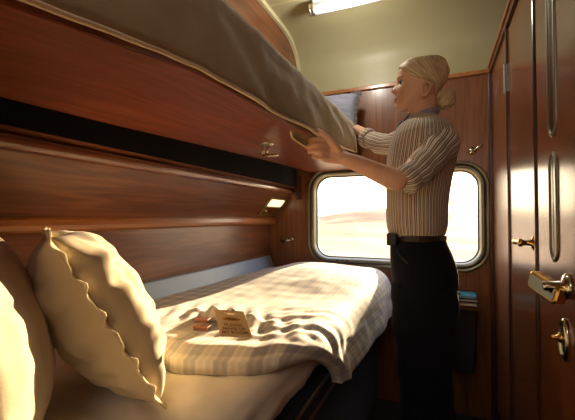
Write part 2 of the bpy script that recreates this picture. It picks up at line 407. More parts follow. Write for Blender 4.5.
# door 2: entrance door folded back against the cupboards
d2 = bpy.data.objects.new('door_2', None); C.objects.link(d2); d2.location = (XR, .75, 0); tag(d2, kind='structure')
XD = XR-.022
obj('door_leaf', bx(XD, XR+.012, .36, 1.135, .03, ZT-.03), 'wood_door', d2, bevel=.006)
def panel_ring(y0, y1, z0, z1, name, inner_mat):
    bm = bmesh.new()
    rr = [[(XD-x, a, b) for a, b in rrect(y0+o, y1-o, z0+o, z1-o, max(.035-o, .008), 6)] for o, x in ((0, -.002), (0, .002), (.003, .004), (.007, .004), (.010, .001), (.011, -.002))]
    loft(bm, rr+[rr[0]], caps=False); bmesh.ops.remove_doubles(bm, verts=bm.verts[:], dist=1e-6)
    f = obj(name, bm, 'frame_metal', d2, smooth=True)
    bm = bmesh.new(); q = rrect(y0+.009, y1-.009, z0+.009, z1-.009, .026, 6)
    loft(bm, [[(XD+.001, a, b) for a, b in q], [(XD-.0015, a, b) for a, b in q]]); obj('door_panel', bm, inner_mat, f)
ya, yb = onp(557, 130, 0, XD).y, onp(549, 130, 0, XD).y
panel_ring(ya, yb, onp(553, 137, 0, XD).z, 1.80, 'upper_molding', 'wood_dark')
panel_ring(ya, yb, .97, onp(553, 151, 0, XD).z, 'lower_molding', 'wood_dark')
# lever handle of the near door
lb = onp(569, 287, 0, XD)
bm = bmesh.new()
lathe(bm, [(.026, 0), (.027, .004), (.022, .009), (.012, .012), (.011, .04), (.008, .044)], lb, (-1, 0, 0), 24)
a0 = P(537, 281, .80); a1 = P(557, 294, .735)
tube(bm, smooth_path([lb+Vector((-.03, 0, 0)), lb.lerp(a1, .6)+Vector((-.012, 0, 0)), a1], 8), .010, 12)
obj('door_handle', bm, 'chrome', d2, smooth=True)
dirv = (a1-a0).normalized(); nrm = Vector((-1, -.55, .1)); nrm = (nrm-dirv*nrm.dot(dirv)).normalized(); sd = dirv.cross(nrm)
ctr = (a0+a1)/2; hl = (a1-a0).length/2+.016; hw = .021
def plate(bm, k0, k1, t0, t1, r):
    q0 = rrect(-hl*k0, hl*k0, -hw*k1, hw*k1, r, 6)
    return [[ctr+dirv*a+sd*b+nrm*t for a, b in q0] for t in (t0, t1)]
bm = bmesh.new(); A = plate(bm, 1, 1, -.008, .008, .012); Bq = plate(bm, .93, .80, .011, .011, .010)
loft(bm, [A[0], A[1], Bq[0]]); lv = obj('lever', bm, 'brass', d2, smooth=False, bevel=.002)
bm = bmesh.new(); Q = plate(bm, .84, .66, .0105, .0125, .008); loft(bm, Q); obj('lever_inlay', bm, 'plaque', lv)
ep = onp(566, 340, 0, XD)
bm = bmesh.new(); prof = [(1, 0), (1, .004), (.86, .008), (.78, .005), (.74, .005)]
loft(bm, [[(XD-h, ep.y+.026*k*math.cos(2*PI*j/28), ep.z+.044*k*math.sin(2*PI*j/28)) for j in range(28)] for k, h in prof]); obj('escutcheon', bm, 'chrome', d2, smooth=True)
bm = bmesh.new(); lathe(bm, [(.011, 0), (.011, .006), (.004, .012), (.003, .02)], (XD-.005, ep.y, ep.z+.004), (-1, 0, 0), 16)
obj('lock_cylinder', bm, 'brass', d2, smooth=True)
# corridor behind the camera
tag(obj('wall_corridor', bx(-1.2, 1.1, -1.0, -.9, 0, 2.3), 'cream'), kind='structure')

# ================================================================ WALL FITTINGS
def bolt(loc, label, s=1.0):
    t = thing('wall_latch', loc, label, 'latch')
    bm = bmesh.new(); x, y, z = loc
    tube(bm, [(x, y-.012*s, z-.004), (x+.03*s, y-.014*s, z+.006)], .006*s, 12); obj('bolt', bm, 'chrome', t, True)
    bm = bmesh.new(); lathe(bm, [(.012*s, 0), (.012*s, .004), (.007*s, .008), (.006*s, .02), (.009*s, .024), (.003*s, .027)], (x, y, z), (0, -1, 0), 18); obj('rosette', bm, 'chrome', t, True)
    bm = bmesh.new(); lathe(bm, [(.008*s, 0), (.009*s, .004), (.006*s, .014), (.002*s, .016)], (x+.032*s, y, z+.006*s), (0, -1, 0), 14); obj('keeper', bm, 'chrome', t, True)
p = onp(284, 240, 1, YW); bolt((p.x, YW, p.z), 'small chrome latch on the wood between bed recess and window', 1.9)
p = onp(472, 151, 1, YW)
t = thing('coat_hook', (p.x, YW, p.z), 'chrome coat hook above the right corner of the window', 'hook')
bm = bmesh.new(); lathe(bm, [(.02, 0), (.021, .003), (.012, .008), (.006, .01)], (p.x, YW, p.z), (0, -1, 0), 20); obj('rosette', bm, 'chrome', t, True)
bm = bmesh.new(); tube(bm, smooth_path([(p.x, YW-.004, p.z), (p.x+.01, YW-.03, p.z+.002), (p.x+.03, YW-.04, p.z+.012), (p.x+.044, YW-.036, p.z+.022)], 8), [.006]*7+[.007, .008], 12); obj('hook_arm', bm, 'chrome', t, True)
# reading lamp set in the locker front
c0 = onp(278, 207, 0, -.955)
sl = Vector((.135, 0, .163)).normalized(); yl = Vector((0, 1, 0)); nl = Vector((.163, 0, -.135)).normalized()
def on_slope(y, s, h): return Vector((-1.04, 0, 1.062))+Vector((0, y, 0))+sl*s+nl*h
t = thing('reading_lamp', on_slope(2.04, .1, 0), 'rectangular brass reading lamp set in the wooden locker front above the bed', 'lamp')
def slab(y0, y1, s0, s1, h0, h1, mat, name, par, r=.01, smooth=False):
    bm = bmesh.new(); q = rrect(y0, y1, s0, s1, r, 5); loft(bm, [[on_slope(a, b, h) for a, b in q] for h in (h0, h1)])
    return obj(name, bm, mat, par, smooth, bevel=.002)
slab(1.92, 2.165, .035, .180, -.002, .010, 'lampglass', 'housing', t)
slab(1.945, 2.14, .112, .165, .010, .013, 'lens', 'lens', t)
slab(1.945, 2.14, .052, .104, .010, .012, 'brass', 'cover_flap', t)
bm = bmesh.new(); lathe(bm, [(.006, 0), (.006, .008), (.002, .01)], on_slope(1.97, .078, .011), nl, 12); obj('switch', bm, 'enamel', t, True)
# ceiling lamp
t = thing('ceiling_lamp', (-.35, 1.77, 2.218), 'white tubular ceiling lamp with metal end caps', 'lamp')
lx0, lx1, ly, lz = -.625, -.05, 1.775, 2.166
bm = bmesh.new(); lathe(bm, [(.027, .028), (.029, .03), (.029, lx1-lx0-.03), (.027, lx1-lx0-.028)], (lx0, ly, lz), (1, 0, 0), 28); obj('tube', bm, 'tube', t, True)
for s in (0, 1):
    bm = bmesh.new(); o_ = lx0 if s == 0 else lx1; dx = 1 if s == 0 else -1
    lathe(bm, [(.012, -.004), (.028, 0), (.032, .004), (.032, .010), (.029, .012), (.029, .016), (.032, .018), (.032, .028), (.029, .031)], (o_, ly, lz), (dx, 0, 0), 28)
    e = obj('end_cap', bm, 'steel', t, True)
obj('mount', bx(lx0+.02, lx1-.02, ly-.02, ly+.02, lz+.024, 2.216), 'enamel', t, bevel=.003)

# ================================================================ UPPER BERTH
ub = thing('upper_berth', (-.63, 1.2, 1.33), 'fold-down upper berth with red-brown wooden underside', 'berth')
def zb(y): return interp([(-.02, 1.285), (.22, 1.290), (.55, 1.338), (.92, 1.348), (1.24, 1.358), (2.19, 1.366)], y)[0]
bm = bmesh.new(); rings = []
for i in range(30):
    y = .0+2.185*i/29; z = zb(y); xf = -.412
    zk = 1.296+.066*sm(0, 2.2, y)
    XBK = -.775
    rings.append([(XBK, y, zk), (-.64, y, (z+zk)/2-.0), (xf-.002, y, z), (xf, y, z+.002), (xf, y, z+.03), (XBK, y, z+.03)])
loft(bm, rings); obj('underside_board', bm, 'wood_berth', ub)
# release latch below the board
lp = onp(266, 143, 2, 1.352)
t = thing('release_latch', (lp.x, lp.y, lp.z), 'chrome release latch hanging below the upper berth', 'latch')
ub_l = t
bm = bmesh.new(); lathe(bm, [(.028, 0), (.029, -.004), (.024, -.008), (.010, -.010)], lp, (0, 0, 1), 24); obj('base_plate', bm, 'steel', t, True)
bm = bmesh.new()
for dx in (-.013, .013):
    tube(bm, [(lp.x+dx, lp.y-.004, lp.z-.005), (lp.x+dx*.6, lp.y-.006, lp.z-.045)], .0045, 10)
obj('bracket', bm, 'chrome', t, True)
bm = bmesh.new(); v = box(bm, lp.x-.01, lp.x+.052, lp.y-.014, lp.y+.002, lp.z-.053, lp.z-.044); obj('pull_tab', bm, 'chrome', t, bevel=.002)
# mattress with its khaki cover
mt = thing('mattress', (-.63, 1.0, 1.4), 'thick upper mattress under a khaki cover with pale piping', 'mattress')
hemt = [(0.0, 1.283), (.218, 1.291), (.293, 1.304), (.358, 1.315), (.445, 1.332), (.549, 1.342), (.74, 1.345), (.92, 1.351), (1.24, 1.364), (1.6, 1.386), (1.86, 1.41)]
topt = [(0.0, 1.515), (.655, 1.543), (1.1, 1.557), (1.645, 1.578), (1.86, 1.58)]
bm = bmesh.new(); rings = []; hemline = []
NY = 120
for i in range(NY+1):
    y = .005+1.85*i/NY; zh = interp(hemt, y)[0]+.004; zt = interp(topt, y)[0]
    endr = 1-sm(1.80, 1.855, y)*.25
    xw = .006*fbm(y*3, 1.3)+.004*fbm(y*9, 4)
    xh = -.402+.012*fbm(y*4.0, 7.7)
    zt += .006*fbm(y*4, 2)
    r = [(-.775, y, zh+.045), (-.5, y, zh+.045), (-.43, y, zh+.04)]
    r.append((xh-.012, y, zh+.002)); r.append((xh, y, zh))
    for k in range(1, 9):
        f = k/9; z = zh+(zt-.03-zh)*f
        fold = .006*fbm(y*7+f*2.2, f*1.4, 3)+.004*math.sin(PI*f)
        r.append((xh+(-.41+xw-xh)*f+fold, y, z))
    for k in range(5):
        a = PI/2*k/4; r.append((-.44+.03*math.cos(a)+xw, y, zt-.03+.03*math.sin(a)))
    r.append((-.6, y, zt+.008)); r.append((-.80, y, zt)); r.append((-.80, y, zh+.12))
    rings.append([Vector(q) for q in r]); hemline.append(Vector((xh+.001, y, zh)))
loft(bm, rings); obj('cover', bm, 'khaki', mt, smooth=True)
bm = bmesh.new()
tube(bm, hemline, .0042, 8); obj('piping', bm, 'hem', mt, smooth=True)
yE = 1.856; bm = bmesh.new(); z0_, z1_ = interp(hemt, 1.85)[0], interp(topt, 1.85)[0]
tube(bm, [(-.398, yE, z0_+.002), (-.404, yE+.002, (z0_+z1_)/2), (-.412, yE, z1_-.03), (-.44, yE, z1_)], .004, 8); obj('seam', bm, 'hem', mt, smooth=True)
# turned-down flap of the cover by the hand
bm = bmesh.new()
fa, fb, fc_, fd = P(290, 124, 1.16), P(292.5, 138, 1.185), P(309, 149, 1.285), P(316, 139, 1.285)
rings = []
for i in range(9):
    s = i/8; a = fa.lerp(fd, s); b = fb.lerp(fc_, s); row = []
    for k in range(5): row.append(a.lerp(b, k/4)+Vector((.004*math.sin(k+s*5), 0, 0)))
    rings.append(row+[q+Vector((.004, .002, 0)) for q in row[::-1]])
loft(bm, rings); fl = obj('flap', bm, 'khaki', mt, smooth=True)
bm = bmesh.new(); tube(bm, [fa, fa.lerp(fb, .9), fb.lerp(fc_, .06), fb.lerp(fc_, .5), fc_], .004, 8); obj('flap_piping', bm, 'hem', fl, smooth=True)

# ---------------------------------------------------------------- pillows
def pillow_mesh(w, h, T, seed, wr=.008, puff=.42, n=34):
    bm = bmesh.new(); sides = []
    def edge(u, v):                       # pull in the sides a little, keep the corners out
        return Vector((u*w/2*(1-.06*(1-v*v)), v*h/2*(1-.06*(1-u*u)), 0))
    for s in (1, -1):
        g = []
        for i in range(n+1):
            row = []
            for j in range(n+1):
                u = -1+2*i/n; v = -1+2*j/n; u = math.copysign(abs(u)**.85, u); v = math.copysign(abs(v)**.85, v)
                p = edge(u, v); m = max(0, (1-u*u)*(1-v*v)); t = T/2*m**puff
                rim = 1-m
                q = wr*fbm(u*3.2+seed, v*3.2, s*3.1, 3)+wr*.9*fbm(u*2+seed*2, v*9, s)*rim*(abs(u) > abs(v))+wr*.9*fbm(u*9+seed, v*2, s)*rim*(abs(v) >= abs(u))
                z = s*max(0, t+q*min(1, m*5)); row.append(Vector((p.x, p.y, z)))
            g.append(row)
        sides.append(g)
    for g in sides:
        vv = [[bm.verts.new(p) for p in r] for r in g]
        for i in range(n):
            for j in range(n): bm.faces.new((vv[i][j], vv[i+1][j], vv[i+1][j+1], vv[i][j+1]))
    bmesh.ops.remove_doubles(bm, verts=bm.verts[:], dist=1e-5)
    return bm
def rim_pts(w, h, n=60):
    out = []
    for e in range(4):
        for k in range(n):
            s = -1+2*k/n
            u, v = [(s, -1), (1, s), (-s, 1), (-1, -s)][e]
            out.append((u*w/2*(1-.06*(1-v*v)), v*h/2*(1-.06*(1-u*u))))
    return out
def ruffle(w, h, width, amp, freq=9.0):
    bm = bmesh.new(); pts = rim_pts(w, h); rings = []; N = len(pts); L_ = 0
    for i, (x, y) in enumerate(pts):
        a = pts[i-1]; b = pts[(i+1) % N]; t = Vector((b[0]-a[0], b[1]-a[1], 0)); L_ += t.length/2; t.normalize(); n = Vector((t.y, -t.x, 0))
        ph = i*2*PI*26/N; o = math.sin(ph)+.5*math.sin(ph*1.7+1); wd = width*(1+.18*math.sin(ph*.6+2)); c = Vector((x, y, 0))
        th = .0016
        rings.append([c-n*.006+Vector((0, 0, th)), c+n*wd*.5+Vector((0, 0, amp*.45*o+th)), c+n*wd+Vector((0, 0, amp*o+th)), c+n*wd+Vector((0, 0, amp*o-th)), c+n*wd*.5+Vector((0, 0, amp*.45*o-th)), c-n*.006+Vector((0, 0, -th))])
    rings.append(rings[0]); loft(bm, rings, caps=False); bmesh.ops.remove_doubles(bm, verts=bm.verts[:], dist=1e-6)
    return bm
def place(bm, M4):
    bmesh.ops.transform(bm, matrix=M4, verts=bm.verts[:]); return bm
def frame_of(c, xa, ya):
    xa = Vector(xa).normalized(); ya = Vector(ya); ya = (ya-xa*ya.dot(xa)).normalized(); za = xa.cross(ya)
    m = Matrix((xa, ya, za)).transposed().to_4x4(); m.translation = Vector(c); return m
def pillow(name, c, xa, ya, w, h, T, label, group, mat, rmat, rw, seed, wr=.008):
    F = frame_of(c, xa, ya); t = thing(name, (c[0], c[1], c[2]-h*.45), label, 'pillow', group)
    obj('pillowcase', place(pillow_mesh(w, h, T, seed, wr), F), mat, t, smooth=True, sub=1)
    obj('ruffle', place(ruffle(w, h, rw, .005), F), rmat, t, smooth=True)
    return t
def lean(az, tilt):
    w = Vector((-math.cos(az), math.sin(az), 0)); nh = Vector((math.sin(az), math.cos(az), 0))
    return w, -nh*math.sin(tilt)+Vector((0, 0, math.cos(tilt)))
pw, ph = lean(math.radians(33), math.radians(29.5))
c1p = Vector((-.496, .540, .727))+pw*.165+ph*.175
pillow('pillow', c1p, pw, ph, .34, .37, .195, 'puffy beige pillow with a wavy frilled seam standing on the lower bed', 'pillows on the lower bed', 'pillow', 'ruffle', .012, 3.1, .017)
pw2, ph2 = lean(math.radians(40), math.radians(16))
pillow('pillow', Vector((-.660, .342, .880)), pw2, ph2, .34, .36, .15, 'cream pillow at the left edge, leaning behind the frilled beige pillow', 'pillows on the lower bed', 'pillow2', 'ruffle', .004, 8.7, .005)
pillow('pillow', (-.66, 2.02, 1.675), (1, .0, 0), (0, .45, 1), .46, .26, .15, 'grey-white pillow with dark frilled edge on the upper mattress', 'pillow on the upper mattress', 'pillow_grey', 'dark_ruffle', .016, 5.5)

# ================================================================ LOWER BERTH
lbr = thing('lower_berth', (-.7, 1.2, 0), 'lower berth base with navy upholstered front', 'berth')
bm = bmesh.new(); box(bm, XL+.003, -.345, .0, YW-.006, .02, .585); obj('base', bm, 'navy', lbr, bevel=.02)
bm = bmesh.new()
for z in (.555, .50): tube(bm, [(-.342, .02, z), (-.342, YW-.02, z)], .005, 8)
obj('piping', bm, 'navy_piping', lbr, smooth=True)
bm = bmesh.new(); prism(bm, [(XL+.002, .60), (-1.02, .60), (-1.022, .74), (-1.050, .815), (XL+.002, .822)], .05, YW-.012, 'Y'); obj('backboard', bm, 'strip', lbr, bevel=.004)
# mattress with sheet
ls = thing('mattress', (-.69, 1.1, .59), 'lower mattress in a creased cream sheet', 'mattress')
bm = bmesh.new(); rings = []
for i in range(91):
    y = .02+(YW-.045-.02)*i/90; r = []
    w1 = .010*fbm(y*6, 1)+.006*fbm(y*17, 5)
    xs = -.355
    r += [(-1.015, y, .588), (-.7, y, .588), (xs-.02, y, .590)]
    for k in range(5): r.append((xs-.006+.010*fbm(y*9, k*.5, 2)+.010*math.sin(PI*k/4), y, .60+.055*k/4))
    for k in range(1, 6):
        a = PI/2*k/5; r.append((xs-.045+.045*math.cos(a)+w1*.4, y, .655+.045*math.sin(a)))
    for k in range(1, 22):
        x = xs-.045-(1.015-.40)*k/21
        r.append((x, y, .700+.007*fbm(x*7+y*4, y*5-x*3, .3)+.014*max(0, fbm(x*5-y*9, y*2, 7))+.011*math.sin((x*.6+y)*38+3*fbm(x*4, y*4, 2))*sm(-.75, -.5, x)*sm(.95, .5, y)))
    rings.append([Vector(q) for q in r])
loft(bm, rings); obj('sheet', bm, 'sheet', ls, smooth=True)
# duvet
bm = bmesh.new(); uvl = bm.loops.layers.uv.verify()
NS, NT = 150, 110
XB, XF = -1.012, -.372; RC = .085
flatL = XF-XB; arcL = RC*PI/2; hang = .11; TL = flatL+arcL+hang
def hemY(s):
    x = XB+s
    if s < flatL: return interp([(-1.05, .78), (-.8, .75), (-.68, .69), (-.57, .667), (-.5, .69), (-.42, .735), (-.372, .79)], x)[0]
    return .79+(.30)*sm(0, 1, (s-flatL)/(arcL+hang))**.9
def duv(s, t):
    y0 = hemY(s); y1 = YW-.03; y = y0+(y1-y0)*t
    drop = .0
    if s <= flatL: x = XB+s; z = .757; nx, nz = 0, 1
    elif s <= flatL+arcL:
        a = (s-flatL)/RC; x = XF+RC*math.sin(a); z = .757-RC*(1-math.cos(a)); nx, nz = math.sin(a), math.cos(a)
    else: x = XF+RC+.02*((s-flatL-arcL)/hang); z = .757-RC-(s-flatL-arcL); nx, nz = 1, .0
    d = .006*fbm(x*4+1, y*3.1, z*3, 3)
    d += .036*sm(1.2, 1.85, y)*sm(-1.02, -.75, x)*(1-.8*sm(2.02, 2.2, y))-.012*sm(2.05, 2.2, y)
    d += .012*math.sin(PI*min(1, max(0, (x+1.0)/.62)))
    # folds that run from the front corner into the bed
    c1 = (x+.36)*.78+(y-.98)*.62; c2 = -(x+.36)*.62+(y-.98)*.78
    mask = math.exp(-(c1/.30)**2-(c2/.16)**2)
    d += .0026*mask*(math.sin(c2*75+c1*16+3*fbm(x*5,y*5,1))+.6*math.sin(c2*140-c1*10))
    ex = (x+.60); ey = (y-.945)
    # ridge behind the card
    e1 = ex*.95+ey*.1; d += .030*math.exp(-((ey-.35*abs(ex)+.02)/.020)**2)*math.exp(-(e1/.10)**2)
    d += .008*math.exp(-(e1/.22)**2-(ey/.1)**2)*math.sin(ex*90+ey*40)
    # rounded hem
    q = (y-y0); d -= .020*(1-sm(0, .05, q)); 
    if s > flatL+arcL: d += .003*math.sin(y*19)+.010*fbm(y*5, z*6, 9)
    return Vector((x+nx*d, y+.006*fbm(x*9, 3, z*9), z+nz*d))
G = [[duv(TL*j/NT, i/NS) for j in range(NT+1)] for i in range(NS+1)]
TH = .032
top = [[bm.verts.new(p) for p in r] for r in G]
bot = []
for i in range(NS+1):
    r = []
    for j in range(NT+1):
        s = TL*j/NT
        if s <= flatL: n = Vector((0, 0, 1))
        elif s <= flatL+arcL: a = (s-flatL)/RC; n = Vector((math.sin(a), 0, math.cos(a)))
        else: n = Vector((1, 0, 0))
        r.append(bm.verts.new(G[i][j]-n*TH))
    bot.append(r)
def qf(a, b, c, d, ij):
    f = bm.faces.new((a, b, c, d))
    for l, (i, j) in zip(f.loops, ij): l[uvl].uv = (TL*j/NT, .6+1.55*i/NS)
for i in range(NS):
    for j in range(NT):
        ij = ((i, j), (i+1, j), (i+1, j+1), (i, j+1))
        qf(top[i][j], top[i+1][j], top[i+1][j+1], top[i][j+1], ij); qf(bot[i][j], bot[i][j+1], bot[i+1][j+1], bot[i+1][j], (ij[0], ij[3], ij[2], ij[1]))
def rimrow(tv, bv, idx):
    for k in range(len(tv)-1):
        mid = None
        qf(tv[k], tv[k+1], bv[k+1], bv[k], (idx(k), idx(k+1), idx(k+1), idx(k)))
rimrow(top[0], bot[0], lambda k: (0, k)); rimrow(top[-1], bot[-1], lambda k: (NS, k))
rimrow([r[0] for r in top], [r[0] for r in bot], lambda k: (k, 0)); rimrow([r[-1] for r in top], [r[-1] for r in bot], lambda k: (k, NT))
dv = obj('duvet', bm, 'duvet', None, smooth=True, base=(-.6, 1.4, .70))
tag(dv, 'cream satin-striped duvet spread over the lower bed', 'duvet')
zd = lambda x, y: duv(x-XB, (y-hemY(x-XB))/(YW-.03-hemY(x-XB))).z

# door hanger card
c1_, c2_, c3_, c4_ = [onp(px, py, 2, .792) for px, py in ((214.7, 309.6), (243.5, 311.5), (252.8, 337.5), (220.4, 336.5))]
def at_h(px, py, z): return onp(px, py, 2, z)
q1, q2, q3, q4 = at_h(214.7, 309.6, .835), at_h(243.5, 311.5, .835), at_h(252.8, 337.5, .803), at_h(220.4, 336.5, .803)
cc = (q1+q2+q3+q4)/4; CW = .08; CH = .12
cnz = (q2-q1).cross(q1-q4).normalized()*1.0
def onto_card(bm):
    for v in bm.verts:
        u = v.co.x/CW+.5; w = v.co.y/CH+.5; a = q4.lerp(q3, u); b = q1.lerp(q2, u)
        v.co = a.lerp(b, w)+Vector((-.1, -.5, .86))*v.co.z*1.5
    return bm
dh = thing('door_hanger', cc, 'tan card door hanger with an oval logo lying on the duvet', 'card')
bm = bmesh.new()
ocard = rrect(-CW/2, CW/2, -CH/2, CH/2, .004, 4); hx, hy = 0.0, CH*.36
hole_ = []
for (x, y) in ocard:
    a = math.atan2((y-hy), (x-hx)); hole_.append((hx+CW*.24*math.cos(a), hy+CH*.055*math.sin(a)))
r4 = [[(x, y, .0006) for x, y in ocard], [(x, y, .0006) for x, y in hole_], [(x, y, -.0006) for x, y in hole_], [(x, y, -.0006) for x, y in ocard]]
loft(bm, r4+[r4[0]], caps=False); bmesh.ops.remove_doubles(bm, verts=bm.verts[:], dist=1e-7)
obj('card', onto_card(bm), 'card', dh)
bm = bmesh.new(); oc = [(CW*.29*math.cos(2*PI*k/32), CH*.13+CH*.068*math.sin(2*PI*k/32)) for k in range(32)]
loft(bm, [[(x, y, z) for x, y in oc] for z in (.0007, .0010)]); lg = obj('logo', onto_card(bm), 'gold', dh)
def text_mesh(txt, size, cx_, cy_, sx, mat, name, par):
    cu = bpy.data.curves.new(name, 'FONT'); cu.body = txt; cu.size = size; cu.align_x = 'CENTER'; cu.align_y = 'CENTER'; cu.extrude = .0001; cu.offset = size*.012
    o = bpy.data.objects.new(name, cu); C.objects.link(o)
    dg = bpy.context.evaluated_depsgraph_get(); me = bpy.data.meshes.new_from_object(o.evaluated_get(dg)); bpy.data.objects.remove(o)
    bm = bmesh.new(); bm.from_mesh(me); bpy.data.meshes.remove(me)
    bmesh.ops.scale(bm, vec=(sx, 1, 1), verts=bm.verts[:]); bmesh.ops.translate(bm, vec=(cx_, cy_, .0012), verts=bm.verts[:])
    return obj(name, onto_card(bm), mat, par)
text_mesh('ARIA', CH*.10, 0, CH*.13, 1.0, 'inkdark', 'logo_text', lg)
for k, s in enumerate(('PLEASE', 'MAKE UP', 'MY ROOM')):
    text_mesh(s, CH*.135, 0, CH*(-.10-.135*k), (.92, .88, .88)[k], 'ink', 'printed_line', dh)
# two little chocolate boxes
def choc(px, py, label, rz):
    p = onp(px, py, 2, .80); z = zd(p.x, p.y)+.004; p = onp(px, py, 2, z+.006)
    t = thing('chocolate_box', (p.x, p.y, z), label, 'chocolate', 'chocolates on the duvet')
    R = Matrix.Translation((p.x, p.y, z)) @ Matrix.Rotation(rz, 4, 'Z')
    bm = bmesh.new(); box(bm, -.020, .020, -.012, .012, 0, .009); obj('box', place(bm, R), 'choc', t, bevel=.0015)
    bm = bmesh.new(); box(bm, -.021, .021, -.013, .013, .0075, .0115); l = obj('lid', place(bm, R), 'choc2', t, bevel=.0012)
choc(202.5, 320, 'small brown wrapped chocolate beside the card, the one farther back', .2)
choc(202, 327.5, 'small brown wrapped chocolate beside the card, the one nearer the hem', .16)

# ================================================================ BIN, BOOKS
bp = onp(463, 314, 1, 2.08)
bnx = bp.x
t = thing('waste_bin', (bnx, 2.12, .28), 'dark grey wall bin with a brown top under the window corner', 'bin')
bm = bmesh.new()
rings = [[(bnx+a*k, 2.121+b*.9, z) for a, b in rrect(-.068, .068, -.075, .075, .02, 5)] for k, z in ((.72, .285), (.86, .35), (1, .60))]
loft(bm, rings); obj('body', bm, 'binm', t)
bm = bmesh.new(); q = rrect(-.074, .074, -.083, .083, .02, 5); loft(bm, [[(bnx+a, 2.121+b, z) for a, b in q] for z in (.602, .625)]); obj('rim', bm, 'tray', t, bevel=.004)
bm = bmesh.new(); tube(bm, [(bnx+a*1.01, 2.121+b*1.01, .614) for a, b in q]+[(bnx+q[0][0]*1.01, 2.121+q[0][1]*1.01, .614)], .0025, 6); obj('edge_band', bm, 'brass', t)
def book(z, h, w, l, dx, mat, label, rz=0):
    t = thing('book', (bnx+dx, 2.10, z), label, 'book', 'books on the wall bin')
    R = Matrix.Translation((bnx+dx, 2.10, z)) @ Matrix.Rotation(rz, 4, 'Z')
    bm = bmesh.new(); box(bm, -w/2, w/2, -l/2, l/2, 0, .003); box(bm, -w/2, w/2, -l/2, l/2, h-.003, h); box(bm, -w/2, -w/2+.003, -l/2, l/2, 0.003, h-.003)
    obj('cover', place(bm, R), mat, t)
    bm = bmesh.new(); box(bm, -w/2+.003, w/2-.004, -l/2+.004, l/2-.004, .003, h-.003); obj('pages', place(bm, R), 'paper', t)
book(.626, .020, .125, .15, 0, 'tray', 'brown book, lowest on the bin under the window')
book(.647, .016, .125, .145, .003, 'bluecover', 'dark blue book in the middle of the stack on the bin', .04)
book(.664, .012, .105, .135, .010, 'teal', 'teal-covered book on top of the stack on the bin', -.06)
t = thing('folded_paper', (bnx-.04, 2.08, .677), 'folded white paper on the teal book beside the trousers', 'paper', )
R = Matrix.Translation((bnx-.035, 2.08, .677)) @ Matrix.Rotation(.3, 4, 'Z')
bm = bmesh.new(); loft(bm, [[(-.03, y, .0), (-.006, y, .022), (.024, y, .002), (.024, y, .0035), (-.006, y, .0245), (-.031, y, .002)] for y in (-.035, .035)]); obj('sheet', place(bm, R), 'paper', t)

# ================================================================ PERSON
YP = 1.52
def sz(px, py, Y=YP): return onp(px, py, 1, Y)
pr = thing('person', (-.05, YP, 0), 'blonde person with a bun in striped shirt and dark trousers making the upper bed', 'person')
# --- head
HT = [(59.3, 418, 432, .022), (60.5, 412.5, 437, .040), (62.5, 407, 440, .054), (66, 402, 443.2, .066), (70, 399.4, 445.5, .072), (74, 397.8, 446.8, .075), (78, 397.0, 447, .076), (83, 397.6, 446.5, .075), (88, 397.2, 444.5, .072), (92, 396.6, 441, .068), (96, 396.3, 437.5, .064), (100, 396.0, 434, .060), (104, 396.0, 430.5, .053), (107, 395.7, 427, .045), (109.5, 395.5, 422, .036), (111.5, 397, 414, .025), (112.8, 400, 409, .012)]
HC = sz(424, 95); HYAW = math.radians(11)
def HR(v):
    dx, dy = v.x-HC.x, v.y-YP; c, s_ = math.cos(HYAW), math.sin(HYAW)
    return Vector((HC.x+dx*c-dy*s_, YP+dx*s_+dy*c, v.z))
def head_pt(py, a, off=0, feat=True): return HR(head_raw(py, a, off, feat))
def squash(py): return py if py > 82 else 82-(82-py)*.84
def head_raw(py, a, off=0, feat=True):
    f, b, hw = interp(HT, py)
    pf, pb = sz(f, py), sz(b, py); z = sz(f, squash(py)).z
    xc = pf.x+(pb.x-pf.x)*.5
    ca, sa = math.cos(a), math.sin(a)
    e = .86
    ux = math.copysign(abs(ca)**e, ca); uy = math.copysign(abs(sa)**e, sa)
    hl = (pb.x-pf.x)/2
    # narrower face, fuller back of the skull
    wf = 1-.14*max(0, ca)**1.5 if py > 76 else 1-.06*max(0, ca)
    x = xc-hl*ux; lat = hw*uy*wf
    n = Vector((-ca, -sa, 0)); v = Vector((x, YP-lat, z))
    if feat and ca > 0:
        S = 1/253.5; dz = lambda p: (py-p)*S
        ns = interp([(82, 0), (84, .001), (87, .008), (90, .017), (92.6, .0235), (94.5, .019), (96, .006), (97.5, 0)], py)[0]
        wn_ = interp([(82, .008), (90, .010), (94, .0135), (97, .013)], py)[0]
        g = ns*math.exp(-(lat/wn_)**2)
        g += .0060*math.exp(-(lat/.020)**2-(dz(100.6)/.0036)**2)+.0055*math.exp(-(lat/.017)**2-(dz(103.8)/.0036)**2)
        g -= .0035*math.exp(-(lat/.024)**2-(dz(102.2)/.0016)**2)
        g += .006*math.exp(-(lat/.020)**2-(dz(109.3)/.007)**2)
        g -= .0025*math.exp(-(lat/.024)**2-(dz(106.2)/.003)**2)
        g += .004*math.exp(-((abs(lat)-.024)/.022)**2-(dz(82.5)/.005)**2)
        g -= .008*math.exp(-((abs(lat)-.031)/.014)**2-(dz(87.5)/.0075)**2)
        g += .004*math.exp(-((abs(lat)-.042)/.016)**2-(dz(94)/.010)**2)
        v.x -= g
    if off: v += Vector((n.x, n.y, 0))*off
    return v
NA = 128
pys = [59.3+.6*k for k in range(int((112.8-59.3)/.6)+1)]
body = bmesh.new()
loft(body, [[head_pt(py, 2*PI*k/NA) for k in range(NA)] for py in pys])
